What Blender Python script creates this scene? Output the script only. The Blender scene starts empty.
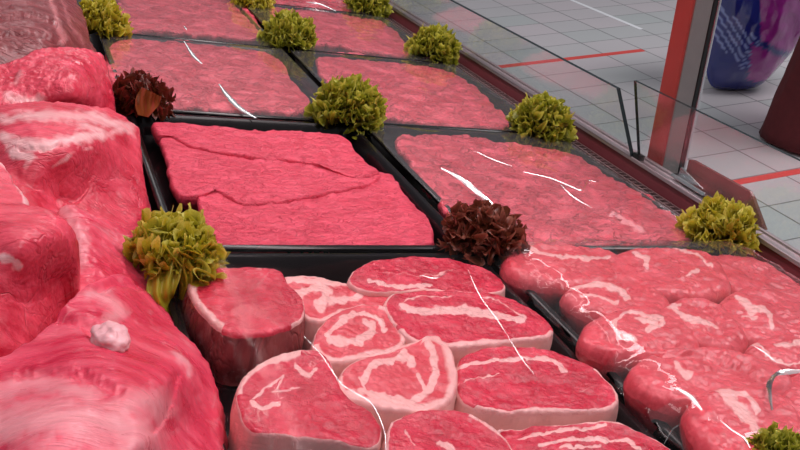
import bpy, math, random
import numpy as np
from mathutils import Matrix, Vector, noise
random.seed(7)
sc = bpy.context.scene
COL = sc.collection

# ------------------------------------------------------------------ frames
# Deck frame: x across the counter (towards the customers), y along it, z off the sloping deck.
# The deck dips towards the customers by TILT; world z is gravity.
TILT = 0.19090282
DECK = Matrix.Rotation(TILT, 4, 'Y')
DN = np.array(DECK.to_3x3())
CAM_R = np.array([[0.9323452575912959, 0.1610330896283627, -0.3237293077430026],
                  [-0.3615554264374704, 0.42305372256981966, -0.8308448840989736],
                  [0.0031613700572514503, 0.8916803753949966, 0.45265451933544126]])
CAM_O = np.array([-0.32313771, -0.63009323, 0.38270527])
F = 905.3
R_D = DN.T @ CAM_R          # camera axes in the deck frame
O_D = DN.T @ CAM_O
def at(px, py, z):
    """deck-frame point on the plane z seen at photo pixel (arrays welcome)"""
    px = np.asarray(px, float); py = np.asarray(py, float); z = np.asarray(z, float)
    d = np.stack([(px-400)/F, -(py-225)/F, -np.ones_like(px)], -1) @ R_D.T
    s = (z - O_D[2]) / d[..., 2]
    return O_D + d * s[..., None]
def at_w(px, py, z):
    d = CAM_R @ np.array([(px-400)/F, -(py-225)/F, -1.0]); s = (z-CAM_O[2])/d[2]
    return CAM_O + d*s

# ------------------------------------------------------------------ object helpers
def tag(o, label, cat, group=None, kind=None):
    if label: o['label'] = label
    if cat: o['category'] = cat
    if group: o['group'] = group
    if kind: o['kind'] = kind
    return o
def link(name, me, mat, parent=None, deck=True):
    o = bpy.data.objects.new(name, me); COL.objects.link(o)
    if me is not None and mat is not None:
        for m in (mat if isinstance(mat, (list, tuple)) else [mat]): me.materials.append(m)
    if parent is not None: o.parent = parent
    elif deck: o.matrix_world = DECK
    return o
def empty(name, loc=(0,0,0), deck=True):
    o = bpy.data.objects.new(name, None); COL.objects.link(o); o.empty_display_size = .02
    o.matrix_world = (DECK if deck else Matrix.Identity(4)) @ Matrix.Translation(loc)
    return o
def mesh(name, V, Fc, smooth=True, attrs=None, midx=None):
    me = bpy.data.meshes.new(name)
    me.from_pydata([tuple(map(float, v)) for v in V], [], [tuple(map(int, f)) for f in Fc])
    if smooth: me.polygons.foreach_set('use_smooth', [True]*len(me.polygons))
    if attrs:
        for k, a in attrs.items():
            at_ = me.attributes.new(k, 'FLOAT', 'POINT'); at_.data.foreach_set('value', np.asarray(a, np.float32))
    if midx is not None: me.polygons.foreach_set('material_index', midx)
    me.update(); return me
class MB:
    def __init__(s): s.v = []; s.f = []; s.m = []
    def add(s, V, Fc, m=0):
        n = len(s.v); s.v += [tuple(p) for p in V]; s.f += [tuple(i+n for i in f) for f in Fc]; s.m += [m]*len(Fc)
    def box(s, x0, x1, y0, y1, z0, z1, m=0):
        V = [(x, y, z) for z in (z0, z1) for y in (y0, y1) for x in (x0, x1)]
        s.add(V, [(0,2,3,1),(4,5,7,6),(0,1,5,4),(1,3,7,5),(3,2,6,7),(2,0,4,6)], m)
    def prism(s, poly, axis, a, b, m=0):
        # poly in the two other axes, swept from a to b
        n = len(poly); V = []
        for t in (a, b):
            for (p, q) in poly:
                V.append({'x': (t, p, q), 'y': (p, t, q), 'z': (p, q, t)}[axis])
        Fc = [(i, (i+1) % n, n+(i+1) % n, n+i) for i in range(n)] + [tuple(range(n))[::-1], tuple(range(n, 2*n))]
        s.add(V, Fc, m)
    def build(s, name, mat, parent=None, smooth=False, deck=True, bevel=0):
        me = mesh(name, s.v, s.f, smooth, None, s.m)
        o = link(name, me, mat, parent, deck)
        if bevel:
            b = o.modifiers.new('bevel', 'BEVEL'); b.width = bevel; b.segments = 2; b.limit_method = 'ANGLE'
        return o

# ------------------------------------------------------------------ materials
def new_mat(name):
    m = bpy.data.materials.new(name); m.use_nodes = True
    nt = m.node_tree; nt.nodes.clear()
    out = nt.nodes.new('ShaderNodeOutputMaterial')
    return m, nt, out
class NT:
    def __init__(s, nt): s.nt = nt
    def n(s, t, **k):
        nd = s.nt.nodes.new(t)
        for a, b in k.items(): setattr(nd, a, b)
        return nd
    def l(s, a, b): s.nt.links.new(a, b)
    def noise(s, vec, scale, detail=4, rough=.55, dist=0):
        nd = s.n('ShaderNodeTexNoise'); nd.inputs['Scale'].default_value = scale
        nd.inputs['Detail'].default_value = detail; nd.inputs['Roughness'].default_value = rough
        nd.inputs['Distortion'].default_value = dist
        if vec is not None: s.l(vec, nd.inputs['Vector'])
        return nd.outputs['Fac']
    def ramp(s, fac, a, b, ca=(0,0,0,1), cb=(1,1,1,1)):
        r = s.n('ShaderNodeValToRGB'); e = r.color_ramp.elements
        e[0].position = a; e[1].position = b; e[0].color = ca; e[1].color = cb
        s.l(fac, r.inputs['Fac']); return r.outputs['Color']
    def mix(s, fac, a, b):
        m = s.n('ShaderNodeMix', data_type='RGBA')
        for i, x in ((0, fac), (6, a), (7, b)):
            if hasattr(x, 'is_output'): s.l(x, m.inputs[i])
            else: m.inputs[i].default_value = x if i == 0 else (*x[:3], 1)
        return m.outputs[2]
    def math(s, op, a, b=None, clamp=False):
        m = s.n('ShaderNodeMath', operation=op); m.use_clamp = clamp
        for i, x in ((0, a), (1, b)):
            if x is None: continue
            if hasattr(x, 'is_output'): s.l(x, m.inputs[i])
            else: m.inputs[i].default_value = x
        return m.outputs[0]
    def coord(s, scale=None):
        c = s.n('ShaderNodeTexCoord').outputs['Object']
        if scale:
            mp = s.n('ShaderNodeMapping'); mp.inputs['Scale'].default_value = scale; s.l(c, mp.inputs['Vector']); return mp.outputs['Vector']
        return c
def plain(name, col, rough=.5, metal=0, spec=.5, var=0, bump=0, bscale=80):
    m, nt, out = new_mat(name); N = NT(nt)
    p = N.n('ShaderNodeBsdfPrincipled'); N.l(p.outputs[0], out.inputs[0])
    p.inputs['Roughness'].default_value = rough; p.inputs['Metallic'].default_value = metal
    p.inputs['Specular IOR Level'].default_value = spec
    f = N.noise(N.coord(), bscale, 5)
    a = tuple(c*(1-var) for c in col); b = tuple(min(1, c*(1+var)) for c in col)
    N.l(N.mix(f, a, b), p.inputs['Base Color'])
    if bump:
        bn = N.n('ShaderNodeBump'); bn.inputs['Strength'].default_value = bump; bn.inputs['Distance'].default_value = .002
        N.l(f, bn.inputs['Height']); N.l(bn.outputs[0], p.inputs['Normal'])
    return m
def meat_mat(name, red_a, red_b, fat, rough=.36, grain=(1,1,1), marbling=0.0, bump=.5, fine=420, sss=.07, coarse=70, veins=.0, crease=.35, cscale=48, soft=.2, fnoise=.4):
    m, nt, out = new_mat(name); N = NT(nt)
    p = N.n('ShaderNodeBsdfPrincipled'); N.l(p.outputs[0], out.inputs[0])
    co = N.coord(); cg = N.coord(grain)
    at_ = N.n('ShaderNodeAttribute', attribute_name='fat').outputs['Fac']
    f1 = N.noise(cg, 38, 5, .6); f2 = N.noise(cg, fine, 4, .6); f3 = N.noise(cg, coarse, 5, .6, .6)
    red = N.mix(N.ramp(f1, .34, .66), red_a, red_b)
    red = N.mix(N.math('MULTIPLY', N.ramp(f2, .45, .8), .35), red, tuple(min(1, c*1.25+.05) for c in red_b))
    def ridge(vec, scale, lo, hi, dist=.7):
        n_ = N.noise(vec, scale, 3, .55, dist); return N.ramp(N.math('ABSOLUTE', N.math('SUBTRACT', n_, .5)), lo, hi, (1, 1, 1, 1), (0, 0, 0, 1))
    cr = ridge(cg, cscale, .0, .035)
    red = N.mix(N.math('MULTIPLY', cr, crease), red, tuple(c*.55 for c in red_a))
    if veins:
        vn = N.math('MULTIPLY', ridge(co, 24, .004, .022, 1.2), N.ramp(N.noise(co, 14, 2), .5, .62))
        red = N.mix(N.math('MULTIPLY', vn, veins), red, fat)
    if marbling:
        red = N.mix(N.math('MULTIPLY', N.ramp(f3, .56, .66), marbling), red, fat)
    fc = N.mix(N.ramp(f1, .3, .75), tuple(c*.93 for c in fat), tuple(min(1, c*1.06) for c in fat))
    ff = N.math('ADD', at_, N.math('MULTIPLY', N.math('SUBTRACT', f3, .5), fnoise))
    N.l(N.mix(N.ramp(ff, .5-soft, .5+soft), red, fc), p.inputs['Base Color'])
    rr = N.ramp(f3, .25, .75, (rough-.12,)*3+(1,), (rough+.15,)*3+(1,)); N.l(rr, p.inputs['Roughness'])
    p.inputs['Specular IOR Level'].default_value = .34
    p.inputs['Subsurface Weight'].default_value = sss
    p.inputs['Subsurface Radius'].default_value = (1, .3, .2); p.inputs['Subsurface Scale'].default_value = .006
    h = N.math('ADD', N.math('MULTIPLY', f2, .35), N.math('MULTIPLY', N.noise(cg, fine*.3, 4, .6), .9))
    h = N.math('SUBTRACT', h, N.math('MULTIPLY', cr, crease))
    bn = N.n('ShaderNodeBump'); bn.inputs['Strength'].default_value = bump; bn.inputs['Distance'].default_value = .0022
    N.l(h, bn.inputs['Height']); N.l(bn.outputs[0], p.inputs['Normal'])
    return m
FAT = (.82, .42, .41)
M_BEEF = meat_mat('beef_slice_meat', (.60, .029, .068), (.74, .066, .120), (.80, .30, .34), rough=.46, grain=(1, 1.6, 1), bump=1.1, fine=330, coarse=60, crease=.27, cscale=85)
M_BEEF2 = meat_mat('beef_slice_meat_mottled', (.44, .016, .036), (.74, .090, .135), (.82, .30, .33), rough=.40, grain=(1, 1.4, 1), bump=1.0, fine=240, coarse=45, marbling=.12, crease=.5, cscale=40)
M_LEG = meat_mat('leg_steak_meat', (.42, .006, .028), (.70, .046, .090), FAT, rough=.26, bump=.6, fine=420, veins=.7, crease=.12, cscale=90, soft=.09, fnoise=.5)
M_LAMB = meat_mat('rolled_steak_meat', (.56, .042, .062), (.70, .085, .115), (.82, .40, .39), rough=.32, bump=.3, fine=300, veins=.3, crease=.05, soft=.12, fnoise=.5)
M_RIND = meat_mat('fat_rind', (.62, .16, .17), (.74, .30, .29), (.84, .46, .43), rough=.34, bump=.5, fine=160, marbling=.4, crease=.1)
M_SKIN = meat_mat('dark_rind', (.20, .03, .035), (.36, .08, .08), (.66, .30, .28), rough=.25, bump=.8, fine=160, marbling=.35, grain=(1, 1, .4))
M_JOINT = meat_mat('joint_meat', (.50, .010, .034), (.78, .075, .125), (.84, .43, .44), rough=.36, grain=(.45, 1.3, 1), bump=.8, fine=210, coarse=60, marbling=.05, veins=.3, crease=.18, cscale=40, soft=.25, fnoise=.9)
M_JOINTW = meat_mat('wet_joint_meat', (.50, .010, .034), (.78, .080, .130), (.84, .43, .44), rough=.20, grain=(1, .6, 1), bump=1.0, fine=120, coarse=55, veins=.3, crease=.10, soft=.4)
M_JOINTP = meat_mat('joint_membrane', (.54, .012, .048), (.76, .070, .128), (.86, .42, .45), rough=.30, grain=(.35, 1.4, 1), bump=.8, fine=190, coarse=36, veins=.25, crease=.06, cscale=22, soft=.6, fnoise=.7)
M_JOINTG = meat_mat('joint_fat_cap', (.15, .014, .018), (.27, .055, .062), (.50, .16, .17), rough=.33, grain=(.5, 2.2, 1), bump=.9, fine=90, coarse=30, marbling=.2, soft=.4)
M_TRAY = plain('black_tray_plastic', (.007, .005, .006), .20, 0, .25, .2)
M_DECK = plain('dark_steel_deck', (.018, .011, .012), .3, .3, .5, .3)
M_WALL = plain('dark_red_inner_wall', (.15, .032, .040), .32, 0, .5, .15)
M_ALU = plain('aluminium_ledge', (.42, .33, .35), .46, 1, .5, .06)
M_CHROME = plain('chrome', (.78, .78, .80), .15, 1, .5, .02)
M_CHROME_D = plain('dull_metal_plate', (.30, .27, .28), .35, 1, .5, .1)
M_GRILLE = plain('grille_metal', (.36, .24, .24), .35, .8, .5, .2)
M_BLACK = plain('black_gasket', (.012, .016, .016), .4)
M_POSTR = plain('red_post_paint', (.40, .055, .045), .45, 0, .3, .25, 0, 12)
M_POSTG = plain('grey_post_metal', (.30, .275, .265), .42, .2, .5, .10, .1, 60)
M_EDGE = plain('glass_edge_dark', (.012, .018, .020), .2)
M_BUMP = plain('brown_bumper', (.17, .065, .06), .25, .2, .5, .12)
M_TAPE = plain('red_floor_tape', (.62, .055, .045), .45, 0, .4, .15, 0, 14)
M_TAPEW = plain('white_floor_tape', (.72, .72, .74), .45, 0, .4, .08, 0, 14)

def film_mat(name, haze, gloss=1.0, rough=.04, tint=(.98, .96, .96)):
    m, nt, out = new_mat(name); N = NT(nt)
    tr = N.n('ShaderNodeBsdfTransparent'); tr.inputs[0].default_value = (*tint, 1)
    df = N.n('ShaderNodeBsdfDiffuse'); df.inputs[0].default_value = (.85, .80, .80, 1)
    gl = N.n('ShaderNodeBsdfGlossy'); gl.inputs['Roughness'].default_value = rough; gl.inputs[0].default_value = (1, 1, 1, 1)
    lw = N.n('ShaderNodeLayerWeight'); lw.inputs['Blend'].default_value = .5
    fr = N.math('ADD', .04, N.math('MULTIPLY', .96, N.math('POWER', lw.outputs['Facing'], 5.0)))
    nz = N.noise(N.coord(), 30, 4, .6)
    bn = N.n('ShaderNodeBump'); bn.inputs['Strength'].default_value = .25; bn.inputs['Distance'].default_value = .002
    N.l(nz, bn.inputs['Height']); N.l(bn.outputs[0], gl.inputs['Normal'])
    a = N.n('ShaderNodeMixShader'); N.l(N.math('MULTIPLY', N.ramp(nz, .2, .8, (.5, .5, .5, 1), (1, 1, 1, 1)), haze), a.inputs[0]); N.l(tr.outputs[0], a.inputs[1]); N.l(df.outputs[0], a.inputs[2])
    b = N.n('ShaderNodeMixShader'); N.l(N.math('MULTIPLY', fr, gloss, True), b.inputs[0]); N.l(a.outputs[0], b.inputs[1]); N.l(gl.outputs[0], b.inputs[2])
    N.l(b.outputs[0], out.inputs[0]); return m
M_FILM = film_mat('cling_film_milky', .055, 1.1, .10)
M_FILMC = film_mat('cling_film_clear', .001, .13, .14)
M_FILMH = film_mat('cling_film_tight', .03, .75, .07)
M_GLAREFOLD = film_mat('cling_film_glare_fold', .75, 9.0, .18)  # white haze and boosted gloss stand in for lamp glare on the folds
M_GLASS = film_mat('guard_glass', .012, 1.5, .0, (.95, .97, .965))

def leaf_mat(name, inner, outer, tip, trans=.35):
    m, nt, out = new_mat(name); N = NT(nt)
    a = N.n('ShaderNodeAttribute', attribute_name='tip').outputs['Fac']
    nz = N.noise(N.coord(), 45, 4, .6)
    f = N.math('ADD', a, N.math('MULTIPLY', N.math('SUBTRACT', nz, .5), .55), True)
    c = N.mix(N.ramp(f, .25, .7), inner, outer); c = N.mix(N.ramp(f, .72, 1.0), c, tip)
    p = N.n('ShaderNodeBsdfPrincipled'); N.l(c, p.inputs['Base Color']); p.inputs['Roughness'].default_value = .38
    p.inputs['Specular IOR Level'].default_value = .45
    t = N.n('ShaderNodeBsdfTranslucent'); N.l(c, t.inputs[0])
    x = N.n('ShaderNodeMixShader'); x.inputs[0].default_value = trans
    N.l(p.outputs[0], x.inputs[1]); N.l(t.outputs[0], x.inputs[2]); N.l(x.outputs[0], out.inputs[0]); return m
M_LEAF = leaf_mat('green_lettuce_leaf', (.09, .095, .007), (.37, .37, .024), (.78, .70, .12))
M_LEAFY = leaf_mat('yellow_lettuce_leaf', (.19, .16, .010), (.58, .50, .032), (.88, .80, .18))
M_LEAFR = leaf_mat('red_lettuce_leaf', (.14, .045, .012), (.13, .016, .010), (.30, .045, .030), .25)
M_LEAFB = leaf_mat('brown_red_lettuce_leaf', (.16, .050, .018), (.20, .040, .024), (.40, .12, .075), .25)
M_STEM = plain('lettuce_stem', (.62, .50, .22), .4, 0, .5, .15)
M_STEMB = plain('lettuce_rib', (.36, .13, .03), .4, 0, .5, .2)

# ------------------------------------------------------------------ meat shapes
def closed_spline(P, n):
    P = np.asarray(P, float); k = len(P); per = 24; out = []
    for i in range(k):
        p0, p1, p2, p3 = P[i-1], P[i], P[(i+1) % k], P[(i+2) % k]
        for j in range(per):
            t = j/per
            out.append(.5*((2*p1)+(-p0+p2)*t+(2*p0-5*p1+4*p2-p3)*t*t+(-p0+3*p1-3*p2+p3)*t**3))
    out = np.array(out); nx = np.vstack([out, out[:1]])
    s = np.concatenate([[0], np.cumsum(np.hypot(*(np.diff(nx[:, :2], axis=0).T)))])
    u = np.linspace(0, s[-1], n, endpoint=False)
    return np.stack([np.interp(u, s, nx[:, c]) for c in range(out.shape[1])], -1)
def open_spline(P, per=10):
    P = np.asarray(P, float)
    if len(P) < 3: return np.array([P[0]+(P[-1]-P[0])*t for t in np.linspace(0, 1, per+1)])
    Q = np.vstack([2*P[0]-P[1], P, 2*P[-1]-P[-2]]); out = []
    for i in range(1, len(Q)-2):
        p0, p1, p2, p3 = Q[i-1], Q[i], Q[i+1], Q[i+2]
        for j in range(per):
            t = j/per
            out.append(.5*((2*p1)+(-p0+p2)*t+(2*p0-5*p1+4*p2-p3)*t*t+(-p0+3*p1-3*p2+p3)*t**3))
    out.append(P[-1]); return np.array(out)
def seg_dist(XY, line):
    d = np.full(len(XY), 1e9)
    for a, b in zip(line[:-1], line[1:]):
        ab = b-a; L = max(ab @ ab, 1e-9)
        t = np.clip((XY-a) @ ab / L, 0, 1)
        q = a + t[:, None]*ab
        d = np.minimum(d, np.hypot(*(XY-q).T))
    return d
def vnoise(P, scale, octaves=3):
    return np.array([noise.fractal(Vector((p[0]*scale, p[1]*scale, p[2]*scale)), .8, 2.0, octaves) for p in P])

def cut(name, outline, z=None, base=-.018, ctrl=(), fat=(), rim=0, rimf=None, ntop=(180, 44), edge=.004, bump=.0012, bscale=45,
        mat=None, side_mat=None, side_name='fat_rind', side_fat=.7, bulge=.002, center=None, seed=0., rough_edge=.8, grooves=(), parent=None, side_label=None, inset=0):
    """One solid cut of meat. outline: photo pixels (x, y[, z]) of its upper edge; z / ctrl: height of the upper surface above the deck frame.
    fat: strokes ((pixels...), half width in pixels[, strength]); rim: width of a fat rim in pixels; grooves: strokes ((pixels), width, depth m)."""
    O = np.array([(p[0], p[1], (p[2] if len(p) > 2 else z)) for p in outline], float)
    n, M = ntop
    B = closed_spline(O, n)
    # slight irregularity of the outline
    ph = np.array([noise.fractal(Vector((b[0]*.09, b[1]*.09, seed)), .8, 2., 3) for b in B])
    cxy = B[:, :2].mean(0) if center is None else np.array(center, float)
    dirs = B[:, :2]-cxy; dirs /= np.maximum(np.hypot(*dirs.T), 1e-6)[:, None]
    B[:, :2] += dirs*(ph*rough_edge)[:, None]
    ctrl_pts = np.array(list(map(tuple, B[::4])) + [tuple(c) for c in ctrl], float)
    tt = np.linspace(0, 1, M+1)[:-1]**1.15
    tt = np.concatenate([tt, [.995]])
    px = []; 
    for t in tt: px.append(B[:, :2]*(1-t)+cxy*t)
    px = np.concatenate(px); tv = np.repeat(tt, n)
    # height by inverse distance weights between outline and control points
    if len(ctrl) or np.ptp(O[:, 2]) > 1e-6:
        # thin-plate surface through the outline and the control heights
        Q = np.array([c[:3] for c in list(map(tuple, B[::max(1, n//40)]))+[tuple(c) for c in ctrl]]); sc_ = 100.0
        def U(d2): return d2*np.log(np.maximum(d2, 1e-12))*.5
        q2 = Q[:, :2]/sc_; D2 = ((q2[:, None]-q2[None])**2).sum(-1); m_ = len(Q)
        lam_ = np.r_[np.full(m_-len(ctrl), 2e-4), np.full(len(ctrl), 6e-3)]
        Am = np.zeros((m_+3, m_+3)); Am[:m_, :m_] = U(D2)+np.diag(lam_); Pm = np.c_[np.ones(m_), q2]; Am[:m_, m_:] = Pm; Am[m_:, :m_] = Pm.T
        wv_ = np.linalg.solve(Am, np.r_[Q[:, 2], 0, 0, 0]); p2 = px/sc_
        zt = U(((p2[:, None]-q2[None])**2).sum(-1)) @ wv_[:m_] + np.c_[np.ones(len(p2)), p2] @ wv_[m_:]
    else: zt = np.full(len(px), O[0, 2])
    P0 = at(px[:, 0], px[:, 1], zt)
    # distance from the edge in metres for the rounding
    ring0 = P0[:n]; cen = P0[-n:].mean(0)
    rad = np.hypot(*(ring0-cen)[:, :2].T); dist = np.tile(rad, len(tt))*tv
    dz = np.where(dist < edge, -(edge-np.sqrt(np.maximum(edge**2-(edge-np.minimum(dist, edge))**2, 0))), 0)
    nz = vnoise(P0+np.array([0, 0, seed]), bscale, 4)*bump
    nz += vnoise(P0*np.array([1, 1, 0])+np.array([seed, 0, 3.]), bscale*3.5, 2)*bump*.45
    # pixel-space marks
    wob = np.stack([vnoise(np.c_[px*.05, np.full(len(px), seed)], 1, 3), vnoise(np.c_[px*.05+7, np.full(len(px), seed)], 1, 3)], -1)
    wob2 = np.stack([vnoise(np.c_[px*.22, np.full(len(px), seed+9)], 1, 2), vnoise(np.c_[px*.22+5, np.full(len(px), seed+9)], 1, 2)], -1)
    pw = px + wob*2.8 + wob2*1.0
    wmod = 1+.5*vnoise(np.c_[px*.11+3, np.full(len(px), seed)], 1, 2)
    fa = np.zeros(len(px))
    for st in fat:
        L = open_spline(st[0]); w = st[1]; k = st[2] if len(st) > 2 else 1
        d = seg_dist(pw, L); fa = np.maximum(fa, k*np.clip(1.15-(d/(w*np.maximum(wmod, .3)))*.65, 0, 1))
    if rim:
        prad = np.hypot(*(B[:, :2]-cxy).T); pd = np.tile(prad, len(tt))*tv
        mask = np.ones(n)
        if rimf is not None: mask = np.array([rimf(b[0], b[1]) for b in B])
        mask = np.tile(mask, len(tt)); wid = rim*(1+.5*vnoise(np.c_[px*.03, np.full(len(px), seed+3)], 1, 2))*mask
        fa = np.maximum(fa, np.where(wid > .05, np.clip(1.2-(pd/np.maximum(wid, .05))*.7, 0, 1), 0))
    gz = np.zeros(len(px))
    for st in grooves:
        d = seg_dist(pw, open_spline(st[0])); gz += st[2]*np.exp(-(d/st[1])**2)
    V = P0.copy(); V[:, 2] += dz + nz + gz + fa*.0005
    Fc = []
    for r in range(len(tt)-1):
        a = r*n; b = a+n
        for i in range(n):
            j = (i+1) % n; Fc.append((a+i, a+j, b+j, b+i))
    Fc.append(tuple(range((len(tt)-1)*n, len(tt)*n)))
    # side
    K = 9; edge_ring = V[:n]; out = edge_ring-V[-n:].mean(0); out[:, 2] = 0
    out /= np.maximum(np.hypot(out[:, 0], out[:, 1]), 1e-6)[:, None]
    S = [edge_ring.copy()]
    for k in range(1, K+1):
        t = k/K; q = edge_ring.copy()
        zb = np.minimum(edge_ring[:, 2]-.002, base)
        q[:, 2] = edge_ring[:, 2]*(1-t)+zb*t
        q += out*((bulge*math.sin(math.pi*min(1, t*1.1)) + .0012*noise.noise(Vector((t*4, seed, 1))) - inset*t*t))[None, None] if False else out*(bulge*math.sin(math.pi*t*.9)-inset*t**1.3)
        w = np.array([noise.fractal(Vector((p[0]*60, p[1]*60, p[2]*60+seed)), .8, 2, 3) for p in q])*.0016*math.sin(math.pi*t)
        q += out*w[:, None]; S.append(q)
    SV = np.concatenate(S); SF = []
    for r in range(K):
        for i in range(n):
            j = (i+1) % n; SF.append((r*n+j, r*n+i, (r+1)*n+i, (r+1)*n+j))
    SF.append(tuple(range(K*n, (K+1)*n)))
    origin = np.array([V[:, 0].mean(), V[:, 1].mean(), base])
    sf = np.clip(side_fat + .45*vnoise(SV+seed, 55, 3), 0, 1)
    if side_mat is None:
        off = len(V); V2 = np.concatenate([V, SV[n:]]); m = []
        mapi = lambda i: i if i < n else off+i-n
        Fc2 = Fc + [tuple(mapi(i) for i in f) for f in SF]
        fa2 = np.concatenate([fa, np.where(True, sf[n:]*1.0, 0)])
        me = mesh(name, V2-origin, Fc2, True, {'fat': fa2})
        o = link(name, me, mat); o.matrix_world = DECK @ Matrix.Translation(origin)
    else:
        o = empty(name, origin); me = mesh('cut_face', V-origin, Fc, True, {'fat': fa}); link('cut_face', me, mat, o)
        sme = mesh(side_name, SV-origin, SF, True, {'fat': sf}); so = link(side_name, sme, side_mat, o)
        if side_label: so['label'] = side_label
    return o

# ------------------------------------------------------------------ counter
PITCH = .34
ctr = tag(empty('display_counter', (0, .3, -.06)), 'refrigerated butcher display counter with dark sloping deck under the black trays', 'counter')
def part(mb, name, mat, parent, origin, **k):
    mb.v = [(v[0]-origin[0], v[1]-origin[1], v[2]-origin[2]) for v in mb.v]
    return mb.build(name, mat, parent, **k)
CO = (0, .3, -.06)
Y0, Y1 = -.95, 1.75
b = MB(); b.box(-.75, .322, Y0, Y1, -.06, -.036); part(b, 'deck', M_DECK, ctr, CO)
b = MB(); b.prism([(.316, -.036), (.3265, -.036), (.3265, .0095), (.3235, .0095)], 'y', Y0, Y1); part(b, 'inner_wall', M_WALL, ctr, CO)
b = MB(); b.prism([(.321, .0095), (.352, .0095), (.352, .0125), (.343, .0125), (.342, .0155), (.339, .0155), (.338, .0125), (.331, .0125), (.330, .014), (.3225, .014)], 'y', Y0, Y1)
part(b, 'ledge_rail', M_ALU, ctr, CO, bevel=.0006)
b = MB(); b.prism([(.3265, .0095), (.352, .0095), (.352, -.10), (.31, -.52), (.29, -.52), (.3265, -.10)], 'y', Y0, Y1); part(b, 'front_panel', M_BUMP, ctr, CO)
# air grille: a slotted strip between the trays and the wall
gr = MB()
gx0, gx1 = .2865, .3155
gr.box(gx0, gx0+.003, Y0, Y1, -.012, -.005); gr.box(gx0+.0135, gx0+.0155, Y0, Y1, -.012, -.0045); gr.box(gx1-.002, gx1, Y0, Y1, -.012, -.005)
y = -.35
while y < 1.4:
    gr.box(gx0, gx1, y, y+.0028, -.011, -.006); y += .0105
part(gr, 'air_grille', M_GRILLE, ctr, CO)

# ------------------------------------------------------------------ trays
def rrect(x0, x1, y0, y1, r, z, k=5):
    out = []
    for cx, cy, a0 in ((x1-r, y1-r, 0), (x0+r, y1-r, 90), (x0+r, y0+r, 180), (x1-r, y0+r, 270)):
        for i in range(k+1):
            a = math.radians(a0+90*i/k); out.append((cx+r*math.cos(a), cy+r*math.sin(a), z))
    return out
def tray(x0, x1, y0, y1, depth, label):
    rings = [rrect(x0+.010, x1-.010, y0+.010, y1-.010, .008, -depth-.002), rrect(x0+.004, x1-.004, y0+.004, y1-.004, .010, -.004),
             rrect(x0, x1, y0, y1, .012, -.003), rrect(x0, x1, y0, y1, .012, -.0005), rrect(x0+.0015, x1-.0015, y0+.0015, y1-.0015, .011, .0005),
             rrect(x0+.006, x1-.006, y0+.006, y1-.006, .009, .0003), rrect(x0+.008, x1-.008, y0+.008, y1-.008, .008, -.002),
             rrect(x0+.014, x1-.014, y0+.014, y1-.014, .008, -depth)]
    n = len(rings[0]); V = [p for r in rings for p in r]; Fc = []
    for r in range(len(rings)-1):
        for i in range(n):
            j = (i+1) % n; Fc.append((r*n+i, r*n+j, (r+1)*n+j, (r+1)*n+i))
    Fc.append(tuple(range((len(rings)-1)*n, len(rings)*n))); Fc.append(tuple(range(n))[::-1])
    cx, cy = (x0+x1)/2, (y0+y1)/2
    me = mesh('serving_tray', [(v[0]-cx, v[1]-cy, v[2]+depth) for v in V], Fc, True)
    o = link('serving_tray', me, M_TRAY); o.matrix_world = DECK @ Matrix.Translation((cx, cy, -depth))
    try: me.set_sharp_from_angle(angle=math.radians(40))
    except Exception: pass
    return tag(o, label, 'tray', 'black meat trays')
XL, XR = -.268, .284
def ty(i): return (i*PITCH+.004, (i+1)*PITCH-.004)
tray(XL, -.006, *ty(0), .021, 'black tray of three large unwrapped beef slices, edges in full view')
tray(.006, XR, *ty(0), .021, 'black tray of wrapped beef slices between the open tray and the air grille')
tray(XL, -.006, *ty(1), .021, 'black tray of wrapped beef slices directly behind the unwrapped tray')
tray(.006, XR, *ty(1), .021, 'black tray of wrapped slices along the glass, second behind the rolled steaks')
tray(XL, -.006, *ty(2), .021, 'black tray of wrapped slices at the top, second behind the open tray')
tray(.006, XR, *ty(2), .021, 'black tray of wrapped slices, third along the glass, between two green lettuces')
tray(.006, XR, *ty(3), .021, 'farthest black tray in the column along the glass, cut by the top of the picture')
tray(XL-.016, -.006, -PITCH+.0, -.004, .031, 'black front tray holding fat-rimmed leg steaks with swirls of fat')
tray(.006, XR, -PITCH+.0, -.004, .031, 'black front tray of wrapped pink rolled steaks nearest the corner')
b = MB(); b.box(-.62, -.288, -.40, 1.2, -.0355, -.024)
o = b.build('serving_tray', M_TRAY, bevel=.004); tag(o, 'long dark base tray under the pile of big meat joints', 'tray')

# ------------------------------------------------------------------ beef slices
G = 'large flat beef slices'
def slice_(outline, z, label, group, mat=M_BEEF, **k):
    k.setdefault('base', -.0195); k.setdefault('inset', .012); k.setdefault('edge', .0035); k.setdefault('bump', .0013); k.setdefault('rough_edge', 2.6); k.setdefault('side_fat', .05); k.setdefault('bulge', .0015)
    return tag(cut('beef_slice', outline, z, mat=mat, **k), label, 'meat', group)
slice_([(152, 122), (175, 122), (240, 128), (300, 131), (345, 136), (356, 150), (366, 160), (379, 173), (352, 176), (318, 164), (290, 160), (250, 156), (215, 151), (190, 145), (172, 136), (158, 134)],
       .0020, 'unwrapped beef slice lying along the far edge of the open tray', 'unwrapped beef slices', seed=1, edge=.004)
slice_([(160, 138), (180, 134), (230, 140), (300, 150), (345, 165), (380, 172), (372, 182), (330, 192), (270, 202), (238, 201), (216, 189), (206, 193), (190, 196), (176, 192), (170, 178), (165, 156)],
       -.0005, 'middle unwrapped beef slice of the open tray, overlapped by the one behind it', 'unwrapped beef slices', seed=2, edge=.003,
       grooves=(((( 200, 168), (260, 172), (330, 180)), 3, -.0015),))
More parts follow.
